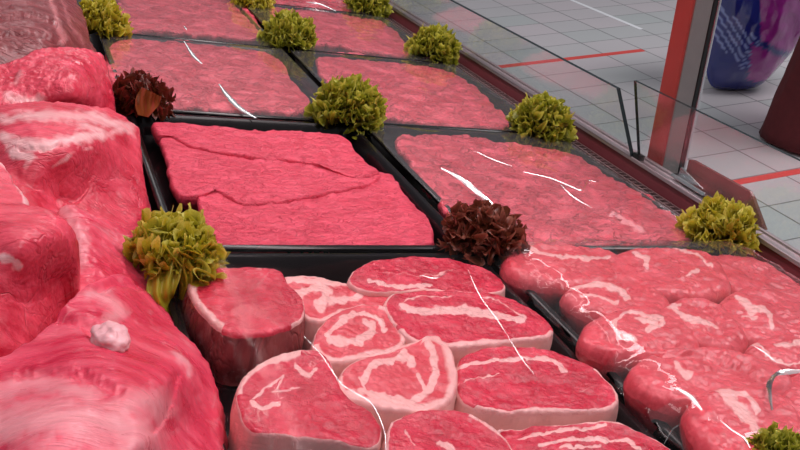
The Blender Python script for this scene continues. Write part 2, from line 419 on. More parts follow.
slice_([(197, 193), (215, 188), (250, 192), (320, 182), (372, 172), (393, 176), (410, 198), (430, 220), (434, 236), (425, 246), (330, 249), (250, 250), (224, 249), (210, 236), (200, 214)],
       -.0030, 'frontmost unwrapped beef slice, lying along the near edge of the open tray', 'unwrapped beef slices', seed=3, edge=.003,
       grooves=((((290, 207), (350, 222), (400, 232), (436, 238)), 2.5, -.002),))
# wrapped tray behind (B)
slice_([(113, 42), (150, 39), (200, 42), (256, 50), (277, 58), (288, 78), (250, 92), (190, 92), (135, 82), (106, 66)], -.001, 'wrapped beef slice at the far side of the tray behind the open tray', 'wrapped beef slices', M_BEEF2, seed=4, bump=.0022, bscale=55,
       grooves=((((150, 50), (190, 70), (230, 80)), 5, -.002),))
slice_([(106, 62), (150, 70), (200, 84), (250, 80), (284, 74), (302, 90), (311, 102), (300, 111), (240, 110), (180, 107), (124, 103), (114, 88)], .0005, 'wrapped mottled beef slice under a white curved glare crease, nearest the open tray', 'wrapped beef slices', M_BEEF2, seed=5, bump=.0026, bscale=60)
# tray C
slice_([(116, 4), (160, -6), (215, -6), (243, 3), (259, 24), (262, 38), (200, 34), (150, 30), (121, 29)], -.001, 'pale wrapped beef slice at the very top of the picture beside yellow lettuce', 'wrapped beef slices', M_BEEF2, seed=6, bump=.0022, bscale=50)
slice_([(110, -30), (180, -36), (222, -20), (236, 2), (180, 4), (124, 6)], .0005, 'wrapped beef slice cut off by the top edge of the picture', 'wrapped beef slices', M_BEEF2, seed=7, ntop=(90, 20))
# tray D
slice_([(394, 139), (424, 134), (470, 136), (515, 143), (566, 151), (604, 169), (586, 182), (520, 180), (450, 172), (412, 161)], -.003, 'wrapped beef slice against the far rim of the tray between brown and yellow-green lettuces', 'wrapped beef slices', M_BEEF2, seed=8, bump=.0026, bscale=55)
slice_([(403, 152), (445, 166), (520, 172), (590, 172), (632, 186), (657, 201), (646, 222), (560, 222), (490, 214), (444, 201)], .0, 'wrapped beef slice under the long white glare crease behind the brown lettuce', 'wrapped beef slices', M_BEEF2, seed=9, bump=.0026, bscale=55,
       grooves=((((450, 180), (520, 200), (600, 200)), 6, -.002),))
slice_([(440, 199), (490, 206), (560, 214), (640, 206), (670, 212), (685, 229), (686, 240), (620, 244), (540, 245), (478, 241), (456, 222)], .001, 'wrapped beef slice with ragged right end near the air grille', 'wrapped beef slices', M_BEEF2, seed=10, bump=.0026, bscale=55,
       fat=((((612, 216), (628, 222), (640, 230)), 3, .9),))
# tray E
slice_([(316, 56), (350, 52), (400, 62), (448, 71), (468, 86), (430, 98), (370, 92), (330, 84)], -.002, 'wrapped beef slice in the second tray along the glass, on its far side', 'wrapped beef slices', M_BEEF2, seed=11, bump=.0022, bscale=50)
slice_([(326, 80), (380, 88), (430, 92), (468, 82), (494, 104), (509, 122), (494, 127), (440, 124), (392, 118), (356, 108)], .0, 'wrapped beef slice in the second tray along the glass, on its near side', 'wrapped beef slices', M_BEEF2, seed=12, bump=.0026, bscale=55)
# tray F
slice_([(272, 8), (300, 6), (340, 14), (384, 22), (406, 42), (409, 55), (368, 51), (320, 43), (298, 42), (280, 24)], -.001, 'pale wrapped beef slice beside the green lettuce, third tray along the glass', 'wrapped beef slices', M_BEEF2, seed=13, bump=.0022, bscale=50)
# tray I
slice_([(236, -22), (270, -26), (320, -12), (348, 2), (352, 10), (310, 6), (270, 1), (246, -4)], .0005, 'shiny dark red wrapped slice in the farthest tray at the top edge', 'wrapped beef slices', M_LEG, seed=14, ntop=(100, 24))

# ------------------------------------------------------------------ leg steaks (front tray)
def leg(outline, z, label, seed, mat=M_LEG, side=M_RIND, **k):
    k.setdefault('base', -.0295); k.setdefault('inset', .004); k.setdefault('edge', .0035); k.setdefault('bump', .0012); k.setdefault('bulge', .003); k.setdefault('ntop', (240, 60))
    return tag(cut('leg_steak', outline, z, mat=mat, side_mat=side, seed=seed, **k), label, 'steak', 'fat-rimmed leg steaks')
leg([(187, 285), (186, 272), (196, 266), (230, 266), (276, 268), (290, 284), (304, 300), (303, 318), (285, 328), (262, 334), (228, 332), (208, 318), (194, 302)],
    .012, 'big dark red leg steak with wrinkled dark rind, nearest the large yellow-green lettuce', 21, side=M_SKIN, side_fat=.0, rim=7, rimf=lambda x, y: 1.0 if (x < 203 or (y > 305 and x < 222)) else (.22 if x > 292 else 0), bulge=.004,
    fat=((((268, 272), (258, 285)), 2, .5),), side_label='dark wrinkled rind', base=-.0295)
leg([(272, 286), (284, 277), (312, 276), (345, 282), (372, 284), (392, 292), (398, 306), (380, 314), (345, 314), (318, 322), (300, 314), (288, 300)],
    .006, 'small fatty leg steak tucked between the corner steak and the far rim', 22, rim=4, fat=((((298, 296), (312, 288), (326, 292), (320, 306)), 5), (((330, 300), (352, 298), (372, 286)), 4, .8), (((280, 284), (300, 280), (340, 284)), 3)), mat=M_LAMB)
leg([(348, 280), (356, 268), (376, 259), (420, 255), (460, 260), (490, 270), (506, 284), (496, 293), (455, 292), (420, 290), (390, 292), (362, 290)],
    .010, 'leg steak against the middle of the far rim, half covered by the next one', 23, rim=2.5, rimf=lambda x, y: .9 if y > 284 or x < 380 else .2, fat=((((390, 272), (430, 276), (452, 270)), 1.6, .5), (((372, 282), (400, 287), (430, 286)), 2)))
leg([(384, 304), (392, 294), (420, 290), (462, 290), (500, 294), (530, 306), (552, 324), (549, 336), (520, 341), (470, 346), (425, 346), (402, 334), (390, 320)],
    .014, 'broad leg steak with a long white fat band across its upper half', 24, rim=4.5, rimf=lambda x, y: 1.3 if y > 330 else (.6 if x < 395 else .15), side_fat=.9,
    fat=((((402, 306), (412, 312), (440, 311), (470, 312), (500, 316), (522, 320)), 4.2), (((404, 302), (420, 297), (450, 296)), 1.6, .6), (((480, 298), (505, 303), (524, 318)), 1.2, .6)))
leg([(312, 348), (318, 328), (336, 312), (360, 304), (386, 306), (402, 320), (407, 338), (398, 350), (374, 358), (344, 362), (322, 360)],
    .013, 'small round leg steak with a loose curl of fat, behind the spiral one', 25, rim=6, rimf=lambda x, y: 1.2 if x > 380 or y > 345 else .3, side_fat=.9, mat=M_LAMB,
    fat=((((326, 336), (342, 322), (362, 314), (378, 318), (384, 330)), 2.6), (((330, 340), (350, 342), (366, 338), (374, 328), (366, 322)), 4), (((340, 318), (356, 312)), 2, .7)))
leg([(338, 388), (340, 372), (354, 360), (384, 352), (412, 342), (432, 334), (446, 340), (456, 360), (458, 382), (450, 400), (430, 410), (396, 410), (364, 404), (346, 398)],
    .017, 'round leg steak with a big white fat spiral in the middle of the front tray', 26, rim=9, rimf=lambda x, y: 1.1 if (x > 425 or y > 392) else (.35 if y < 375 else .5), side_fat=.95, mat=M_LAMB,
    fat=((((362, 392), (390, 400), (420, 396), (434, 378), (432, 356), (428, 342)), 4), (((364, 382), (372, 368), (392, 360), (408, 358), (412, 366)), 3.6), (((392, 362), (404, 352)), 3), (((418, 376), (424, 390)), 2.4, .8), (((360, 378), (366, 392)), 1.6, .8)))
leg([(456, 372), (464, 354), (490, 346), (530, 346), (566, 354), (598, 370), (618, 392), (616, 406), (590, 412), (545, 411), (500, 412), (474, 408), (458, 394)],
    .012, 'wide lean leg steak to the right of the spiral one, with thin fat rim', 27, rim=4, rimf=lambda x, y: 1.1 if x > 596 or y > 408 else .2, side_fat=.9,
    fat=((((456, 368), (490, 362), (530, 359), (552, 362), (566, 372)), 1.9), (((460, 384), (480, 378), (500, 374)), .9, .7)), grooves=((((490, 385), (540, 380), (590, 392)), 4, -.001),))
leg([(236, 400), (240, 380), (256, 364), (284, 352), (314, 349), (330, 360), (338, 380), (352, 398), (372, 410), (382, 430), (372, 446), (330, 440), (280, 434), (248, 428)],
    .018, 'thick leg steak with pale rind, near left of the front tray beside the pile', 28, rim=6, rimf=lambda x, y: 1.25 if (x < 300 and y < 395) else .25, side_fat=1.0, bulge=.003,
    fat=((((254, 398), (268, 386), (284, 376), (276, 390)), 2, .7), (((296, 366), (308, 376), (316, 368)), 3, .8), (((252, 400), (262, 408), (278, 404)), 2.5, .8), (((270, 394), (300, 388)), 1.6, .6)))
leg([(386, 452), (388, 428), (398, 416), (420, 410), (452, 408), (478, 416), (502, 434), (516, 456), (500, 478), (440, 486), (396, 474)],
    .018, 'leg steak cut by the lower edge of the picture, directly below the spiral one', 29, rim=5, rimf=lambda x, y: 1 if x < 400 or (x > 470 and y < 450) else .2, side_fat=.9,
    fat=((((404, 430), (412, 446)), 1.5, .6), (((440, 442), (452, 450)), 3, .8)))
leg([(494, 446), (494, 432), (508, 424), (560, 424), (608, 420), (646, 434), (676, 452), (690, 472), (620, 492), (540, 488), (506, 468)],
    .013, 'leg steak with a dark bone hollow, cut by the lower picture edge', 30, rim=3, rimf=lambda x, y: .9 if y < 450 else .3, side_fat=.9,
    fat=((((500, 428), (512, 420), (522, 424)), 2), (((518, 436), (560, 431), (606, 426)), 1.8), (((540, 446), (580, 440), (620, 440), (640, 448)), 2.4, .9), (((560, 450), (600, 446)), 2, .8)), grooves=((((508, 430), (520, 430)), 7, -.006),))

# ------------------------------------------------------------------ wrapped rolled steaks (front right tray)
def roll(outline, z, label, seed, **k):
    k.setdefault('base', -.0295); k.setdefault('inset', .020); k.setdefault('edge', .011); k.setdefault('bump', .0016); k.setdefault('bulge', .001); k['fat'] = [(f_[0], f_[1]*.95)+tuple(f_[2:]) for f_ in k.get('fat', ())]; k.setdefault('ntop', (200, 50)); k.setdefault('side_fat', .1); k.setdefault('side_mat', M_LAMB); k.setdefault('side_name', 'rind')
    c_ = np.mean(np.array(outline, float), 0); outline = [tuple(c_+(np.array(p_, float)-c_)*1.06+np.array([6, 1])) for p_ in outline]
    return tag(cut('rolled_steak', outline, z, mat=M_LAMB, seed=seed, **k), label, 'steak', 'wrapped rolled steaks')
roll([(500, 262), (506, 247), (528, 241), (566, 242), (602, 248), (622, 260), (618, 274), (590, 282), (550, 281), (516, 274)], .010, 'rolled steak with a thin white fat line, touching the brownish red lettuce', 41,
     fat=((((524, 244), (540, 252), (570, 258), (606, 256)), 2.2), (((512, 248), (526, 250)), 4, .8)), grooves=((((545, 248), (575, 250), (600, 253)), 4, -.002),))
roll([(604, 262), (622, 247), (660, 245), (700, 250), (718, 266), (724, 284), (700, 292), (660, 290), (622, 282)], .011, 'smooth rolled steak with a thin fat arc along the far rim of the wrapped tray', 42,
     fat=((((634, 252), (646, 258), (648, 268)), 3), (((656, 246), (690, 252), (712, 266)), 1.5, .7), (((688, 276), (696, 270)), 2.5, .8)))
roll([(706, 252), (740, 254), (768, 264), (800, 286), (812, 306), (780, 304), (742, 292), (718, 274)], .004, 'plain dark pink steak under tight film at the right rim of the wrapped tray', 43, fat=())
roll([(560, 290), (576, 280), (612, 278), (644, 284), (664, 298), (662, 314), (640, 316), (604, 312), (574, 304)], .013, 'rolled steak with a pale fat oval, second nearest the brownish red lettuce', 44,
     fat=((((574, 288), (596, 284), (618, 290), (628, 300)), 3), (((580, 296), (600, 298), (618, 302)), 2, .7)))
roll([(578, 336), (584, 318), (606, 307), (640, 304), (670, 312), (690, 330), (692, 348), (668, 352), (632, 352), (598, 348)], .017, 'rolled steak with a dark oval heart ringed by fat, by the tray gap', 45,
     fat=((((614, 322), (624, 314), (644, 314), (662, 320)), 1.8), (((614, 324), (618, 334), (634, 340)), 2.2), (((640, 318), (656, 322), (650, 328), (662, 324)), 3.2)), grooves=((((606, 338), (640, 346), (676, 344)), 3, -.002),))
roll([(652, 316), (660, 300), (688, 294), (716, 302), (736, 320), (742, 338), (724, 346), (694, 338), (666, 328)], .016, 'narrow rolled steak with a slanting white fat streak in the middle of the wrapped tray', 46,
     fat=((((672, 308), (686, 318), (702, 322), (718, 328)), 2.4), (((670, 308), (680, 304)), 2.4, .9)), grooves=((((676, 300), (706, 310), (726, 330)), 3, -.0015),))
roll([(716, 300), (734, 286), (766, 286), (798, 300), (818, 320), (814, 342), (780, 340), (746, 336), (724, 320)], .014, 'rolled steak with two bright fat flecks in the right half of the wrapped tray', 47,
     fat=((((738, 298), (748, 306), (752, 312)), 4), (((750, 308), (766, 312), (772, 326)), 3), (((742, 316), (756, 318)), 2, .7)))
roll([(744, 344), (762, 332), (800, 330), (830, 344), (834, 366), (796, 368), (764, 362)], .018, 'dark-faced rolled steak at the right picture edge, above the curved white glare', 48,
     fat=((((752, 338), (766, 352), (782, 362), (806, 364)), 1.4), (((774, 344), (788, 346), (802, 342)), 3, .8)), mat=None) if False else \
roll([(744, 344), (762, 332), (800, 330), (830, 344), (834, 366), (796, 368), (764, 362)], .018, 'dark-faced rolled steak at the right edge of the picture under a fat ring', 48,
     fat=((((752, 338), (766, 352), (782, 362), (806, 364)), 1.4), (((774, 344), (788, 346), (802, 342)), 3, .8)))
roll([(628, 374), (634, 358), (660, 346), (700, 342), (740, 350), (772, 362), (790, 384), (770, 398), (730, 394), (694, 400), (656, 394)], .018, 'broad folded steak with a pale fold, in front of the oval-hearted one', 49,
     fat=((((676, 362), (686, 376), (690, 370)), 3.4, .8), (((654, 352), (668, 366)), 2, .4)), grooves=((((660, 352), (700, 356), (750, 368)), 4, -.004), (((690, 366), (730, 370), (770, 380)), 4, -.003)))
roll([(684, 410), (692, 392), (716, 382), (750, 384), (782, 396), (800, 420), (806, 450), (770, 470), (730, 462), (702, 440)], .022, 'nearest rolled steak of the wrapped tray with a large crinkled fat patch', 50,
     fat=((((722, 392), (736, 404), (748, 418), (756, 428)), 6), (((730, 390), (748, 396), (758, 412)), 3, .9)))
roll([(770, 392), (786, 372), (820, 366), (850, 390), (850, 430), (812, 436), (790, 418)], .018, 'rolled steak cut by the right picture edge, beneath the curved white glare', 51,
     fat=((((790, 410), (800, 420)), 2, .6),))

# ------------------------------------------------------------------ the pile of joints
def joint(outline, label, seed, mat=M_JOINT, **k):
    k.setdefault('base', -.022); k.setdefault('edge', .006); k.setdefault('bump', .0016); k.setdefault('bscale', 20); k.setdefault('ntop', (260, 70)); k.setdefault('side_fat', .05); k.setdefault('bulge', .004); k.setdefault('rough_edge', 2.0)
    return tag(cut('meat_joint', outline, mat=mat, seed=seed, **k), label, 'meat', 'large meat joints')
joint([(-60, 66, .045), (-60, -20, .06), (20, -30, .06), (60, -20, .06), (80, 5, .045), (92, 40, .025), (97, 52, .015), (80, 70, .02), (40, 74, .03)], 'large joint with greyish ribbed fat cap, farthest of the pile', 61, M_JOINTG,
      ctrl=((20, 20, .065), (50, 30, .06), (65, 45, .045), (-20, 20, .065)), fat=((((50, 0), (56, 20), (64, 42)), 3, .9), (((60, -5), (70, 20), (84, 44)), 2, .5)), grooves=((((0, 20), (30, 16), (55, 24)), 2.5, -.005), (((0, 34), (30, 32), (58, 40)), 2.5, -.005), (((0, 8), (30, 4), (50, 8)), 2, -.002)))
joint([(-30, 110, .04), (-20, 70, .05), (10, 60, .055), (36, 49, .06), (70, 47, .06), (100, 51, .055), (110, 70, .04), (114, 100, .02), (112, 116, .01), (60, 124, .02), (10, 120, .035)], 'glossy bright red joint with a squared-off far end, second in the pile', 62, M_JOINTW,
      ctrl=((70, 70, .062), (40, 90, .052), (80, 95, .05)), fat=((((8, 98), (20, 102), (40, 104)), 5, .7), (((20, 70), (14, 84)), 3, .4)), bump=.0022, bscale=40)
joint([(-40, 190, .03), (-30, 120, .055), (10, 102, .066), (60, 100, .066), (110, 106, .056), (136, 122, .045), (140, 134, .036), (144, 170, .022), (148, 212, .0), (120, 236, .004), (70, 240, .02), (10, 220, .04)], 'joint with a streaked white fat top and red cut face, middle of the pile', 63, M_JOINT,
      ctrl=((40, 140, .066), (90, 138, .060), (125, 138, .045), (70, 158, .055), (100, 170, .036), (60, 195, .030), (115, 200, .014)), bump=.0018,
      fat=((((0, 118), (40, 116), (90, 118), (130, 128)), 7, .6), (((4, 138), (30, 146), (60, 142), (100, 136)), 6, .75), (((14, 152), (30, 160)), 6, .9), (((80, 128), (130, 134)), 5, .6), (((55, 166), (70, 156), (90, 150)), 3, .4), (((60, 208), (80, 212), (100, 222)), 4, .5)),
      grooves=((((20, 150), (60, 146)), 1.6, -.002), (((60, 188), (76, 196), (86, 182), (88, 170)), 4, -.004), (((20, 176), (50, 190), (60, 205)), 5, -.004)))
joint([(-30, 210, .06), (-20, 172, .07), (0, 160, .07), (14, 178, .066), (30, 200, .062), (20, 222, .06)], 'small wedge of meat with a white fat edge at the left margin', 64, M_JOINT,
      fat=((((0, 160), (14, 176), (28, 202)), 3, 1),), ntop=(120, 30), bump=.001)
joint([(50, 240, .02), (56, 210, .03), (70, 203, .034), (94, 212, .03), (126, 228, .014), (146, 262, .004), (164, 300, .0), (178, 330, .0), (150, 350, .01), (100, 340, .02), (60, 320, .02)], 'flatter joint wrapped in pale membrane beside the large yellow-green lettuce', 65, M_JOINTP,
      ctrl=((80, 240, .034), (110, 262, .024), (80, 285, .03), (100, 300, .03)), bump=.002, bscale=40,
      fat=((((64, 210), (78, 236), (80, 262)), 7, .55), (((104, 296), (116, 310)), 6, .4)))
joint([(-40, 340, .05), (-30, 215, .082), (0, 198, .084), (30, 200, .082), (58, 208, .078), (74, 226, .072), (79, 244, .064), (74, 268, .050), (60, 292, .036), (48, 330, .028), (20, 356, .032)], 'dark red joint with a smooth round cut face at the left margin', 66, M_JOINT,
      ctrl=((20, 225, .083), (55, 236, .077), (20, 248, .079), (66, 248, .067), (50, 256, .066), (20, 285, .056), (50, 285, .046), (10, 320, .046)), bump=.001, bscale=30,
      fat=((((2, 257), (12, 259), (18, 265)), 4, 1), (((0, 320), (10, 330)), 3, .3)), edge=.006, grooves=((((0, 290), (30, 300), (50, 290)), 5, -.002),))
j = joint([(-80, 470, .06), (-60, 380, .062), (0, 352, .058), (40, 330, .056), (70, 296, .056), (100, 276, .050), (124, 272, .044), (148, 292, .030), (176, 322, .016), (204, 352, .008), (222, 396, .004), (226, 440, .0), (226, 500, .0), (120, 520, .06), (0, 520, .07)], 'largest joint in the near left corner, bright membrane over smooth muscle', 67, M_JOINTP,
      ctrl=((60, 400, .082), (110, 370, .074), (120, 430, .080), (152, 400, .070), (172, 366, .046), (40, 460, .09), (100, 310, .054), (150, 440, .076), (176, 430, .034), (192, 400, .026), (205, 440, .014), (150, 335, .036)), ntop=(320, 90), bump=.0014, bscale=16,
      fat=((((0, 392), (40, 384), (90, 396)), 9, .45), (((0, 425), (60, 420), (110, 428), (140, 440)), 19, .55), (((110, 320), (120, 310), (106, 300)), 6, .5), (((128, 410), (150, 402), (160, 410)), 12, .5), (((176, 354), (186, 366), (190, 374)), 3, .6), (((90, 296), (108, 290)), 4, .4)),
      grooves=((((20, 375), (70, 372), (120, 392)), 5, -.003), (((60, 318), (86, 324), (100, 340)), 5, -.004), (((152, 432), (166, 410), (176, 376)), 4, -.003), (((100, 288), (120, 282), (140, 288)), 3, -.003)))
# the pale lump of fat on it
def blob(name, px, py, z, rx, ry, rz, mat, parent, seed):
    c = at(px, py, z); V = []; Fc = []; nu, nv = 40, 24
    for jv in range(nv+1):
        th = math.pi*jv/nv
        for iu in range(nu):
            a = 2*math.pi*iu/nu; d = Vector((math.cos(a)*math.sin(th), math.sin(a)*math.sin(th), math.cos(th)))
            k = 1+.22*noise.fractal(d*1.8+Vector((seed, 0, 0)), .8, 2, 3)
            V.append((c[0]+d.x*rx*k, c[1]+d.y*ry*k, c[2]+d.z*rz*k))
    for jv in range(nv):
        for iu in range(nu):
            i2 = (iu+1) % nu; Fc.append((jv*nu+iu, (jv+1)*nu+iu, (jv+1)*nu+i2, jv*nu+i2))
    me = mesh(name, V, Fc, True, {'fat': [1.0]*len(V)}); o = link(name, me, mat, parent)
    if parent is not None: o.matrix_parent_inverse = parent.matrix_world.inverted() @ DECK
    return o
bpy.context.view_layer.update()
o = blob('fat_lump', 110, 340, .064, .010, .012, .007, M_JOINTP, j, 3); o['label'] = 'pale pink lump of fat'

# ------------------------------------------------------------------ lettuce
def lettuce_mesh(seed, leaves=96, flat=.88, ruffle=.115, freq=8, open_=1.0, nu=44, nv=10, spread=.25, curl_=.45):
    rnd = random.Random(seed); V = []; Fc = []; T = []
    ga = math.pi*(3-math.sqrt(5))
    for i in range(leaves):
        h = 1-(i+.5)/leaves*1.05
        az = i*ga+rnd.uniform(-.3, .3); el = math.asin(max(-.08, min(.99, h)))*open_
        d = Vector((math.cos(az)*math.cos(el), math.sin(az)*math.cos(el), math.sin(el)*flat))
        side = d.cross(Vector((0, 0, 1)))
        if side.length < .05: side = Vector((1, 0, 0))
        side.normalize(); side.rotate(Matrix.Rotation(rnd.uniform(-1.2, 1.2), 3, d.normalized()))
        nor = side.cross(d).normalized()
        L = rnd.uniform(.78, 1.02); w = spread*rnd.uniform(.8, 1.2); ph = [rnd.uniform(0, 6.3) for _ in range(6)]; k1 = freq*rnd.uniform(.8, 1.2)
        cu = curl_*rnd.uniform(-.4, 1.0); n0 = len(V)
        for a in range(nv+1):
            v = a/nv; s_ = .15+.85*math.sin(v*1.45)/math.sin(1.45)
            wv = w*(.2+.8*v**.8)
            e = v**2.4
            for b_ in range(nu+1):
                u = b_/nu*2-1
                fan = 1-.30*u*u*v
                r1 = ruffle*e*(math.sin(u*k1+ph[0])+.6*math.sin(u*k1*2.1+ph[1]))
                r2 = ruffle*e*.55*(math.cos(u*k1+ph[2])+.5*math.sin(u*k1*2.6+ph[3]))
                sw = ruffle*e*.5*math.cos(u*k1*1.5+ph[4])
                nn = noise.noise(Vector((u*2+i*3.1, v*3, seed)))*.10*v
                P = d*(s_*L*fan+r2-.10*abs(cu)*e) + side*(u*wv+sw) + nor*(r1+nn+cu*e*.6)
                P += d*(.055*v**7*(math.sin(u*27+ph[5])+.6*math.sin(u*41+ph[4]))) + nor*(.05*v**6*math.sin(u*23+ph[1]))
                P.z = max(P.z, -.12)
                V.append(P); T.append(min(1, max(0, .98*v**1.7*(.8+.2*math.sin(u*k1+ph[0])))))
        for a in range(nv):
            for b_ in range(nu):
                q = n0+a*(nu+1)+b_; Fc.append((q, q+1, q+nu+2, q+nu+1))
    return V, Fc, T
def make_tuft(seed, mat, **k):
    V, Fc, T = lettuce_mesh(seed, **k); me = mesh('lettuce_garnish', V, Fc, True, {'tip': T}); me.materials.append(mat); return me
T_G = [make_tuft(s, M_LEAF) for s in (1, 2)]
T_Y = make_tuft(3, M_LEAFY, leaves=70, ruffle=.12, spread=.28)
T_YB = make_tuft(4, M_LEAFY, leaves=64, ruffle=.14, freq=9, flat=.8, spread=.32)
T_R = make_tuft(5, M_LEAFR, leaves=44, ruffle=.12, freq=10, flat=.8, spread=.36)
T_R2 = make_tuft(6, M_LEAFB, leaves=54, ruffle=.12, freq=10, flat=.8, spread=.36)
def garnish(me, px, py, z, wpx, label, rot=0, sq=(1, 1, 1), group='green lettuce tufts'):
    P = at(px, py, z); m = np.linalg.norm(P-O_D)/F; r = wpx*m/2/1.08
    o = bpy.data.objects.new('lettuce_garnish', me); COL.objects.link(o)
    o.matrix_world = DECK @ Matrix.Translation(P) @ Matrix.Rotation(rot, 4, 'Z') @ Matrix.Diagonal((r*sq[0]*1.07, r*sq[1]*1.07, r*sq[2]*1.32, 1))
    return tag(o, label, 'lettuce', group)
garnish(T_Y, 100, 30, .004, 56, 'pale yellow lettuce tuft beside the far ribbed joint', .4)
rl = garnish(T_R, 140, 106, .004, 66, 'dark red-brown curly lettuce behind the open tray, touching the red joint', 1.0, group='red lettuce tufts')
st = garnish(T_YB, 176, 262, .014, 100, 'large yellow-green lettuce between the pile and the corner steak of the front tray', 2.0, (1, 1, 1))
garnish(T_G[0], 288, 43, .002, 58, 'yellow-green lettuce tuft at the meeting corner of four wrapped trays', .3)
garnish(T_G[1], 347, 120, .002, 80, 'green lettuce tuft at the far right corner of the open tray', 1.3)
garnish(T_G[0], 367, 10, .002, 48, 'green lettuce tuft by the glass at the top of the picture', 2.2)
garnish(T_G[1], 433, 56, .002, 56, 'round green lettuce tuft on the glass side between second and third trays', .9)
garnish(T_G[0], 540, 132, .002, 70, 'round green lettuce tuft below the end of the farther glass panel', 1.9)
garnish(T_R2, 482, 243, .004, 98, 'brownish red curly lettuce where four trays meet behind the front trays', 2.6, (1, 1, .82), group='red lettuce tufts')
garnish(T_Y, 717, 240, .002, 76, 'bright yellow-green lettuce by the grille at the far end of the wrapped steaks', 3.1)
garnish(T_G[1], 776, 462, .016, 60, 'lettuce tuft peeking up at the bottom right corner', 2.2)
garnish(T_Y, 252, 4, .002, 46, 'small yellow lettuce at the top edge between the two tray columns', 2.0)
# stem of the big yellow one
def tube(pts, rad, n=14):
    P = [Vector(p) for p in pts]; V = []; Fc = []
    for i, p in enumerate(P):
        t = (P[min(i+1, len(P)-1)]-P[max(i-1, 0)]).normalized(); a = t.orthogonal().normalized()
        if i: a = (pa - t*pa.dot(t)).normalized()
        pa = a; c = t.cross(a); r = rad[i] if hasattr(rad, '__len__') else rad
        for k in range(n): V.append(p+(a*math.cos(2*math.pi*k/n)+c*math.sin(2*math.pi*k/n))*r)
    for i in range(len(P)-1):
        for k in range(n): Fc.append((i*n+k, i*n+(k+1) % n, (i+1)*n+(k+1) % n, (i+1)*n+k))
    Fc.append(tuple(range(n))[::-1]); Fc.append(tuple(range((len(P)-1)*n, len(P)*n))); return V, Fc
def leaf_patch(name, parent, base, bend, tip, wid, z0, z1, mat, tips=(.5, .9)):
    C3 = open_spline([base, bend, tip], 10); n = len(C3); Vl = []; Fl = []; Tl = []
    for a, c in enumerate(C3):
        v = a/(n-1); t = C3[min(a+1, n-1)]-C3[max(a-1, 0)]; t = t/np.hypot(*t); nrm_ = np.array([-t[1], t[0]])
        w_ = wid*(.45+.55*math.sin(v*2.2))
        for b_ in range(17):
            u = b_/8-1; q = c+nrm_*u*w_
            Vl.append(at(q[0], q[1], z0+(z1-z0)*v+.004*(1-u*u)+.0025*math.sin(u*9+v*7)*v)); Tl.append(tips[0]+(tips[1]-tips[0])*v)
    for a in range(n-1):
        for b_ in range(16):
            q = a*17+b_; Fl.append((q, q+1, q+18, q+17))
    so = link(name, mesh(name, Vl, Fl, True, {'tip': Tl}), mat, parent); bpy.context.view_layer.update()
    so.matrix_parent_inverse = parent.matrix_world.inverted() @ DECK; return so
bpy.context.view_layer.update()
leaf_patch('outer_leaf', st, (168, 318), (160, 294), (172, 258), 15, -.012, .022, M_LEAFY)
leaf_patch('outer_leaf', st, (182, 300), (188, 280), (186, 256), 9, -.004, .026, M_LEAFY)
M_LEAFO = leaf_mat('brown_inner_leaf', (.30, .10, .02), (.34, .11, .03), (.26, .05, .02), .3)
o = leaf_patch('inner_leaf', rl, (143, 116), (146, 104), (152, 92), 12, .012, .046, M_LEAFO); o['label'] = 'orange-brown inner leaf'

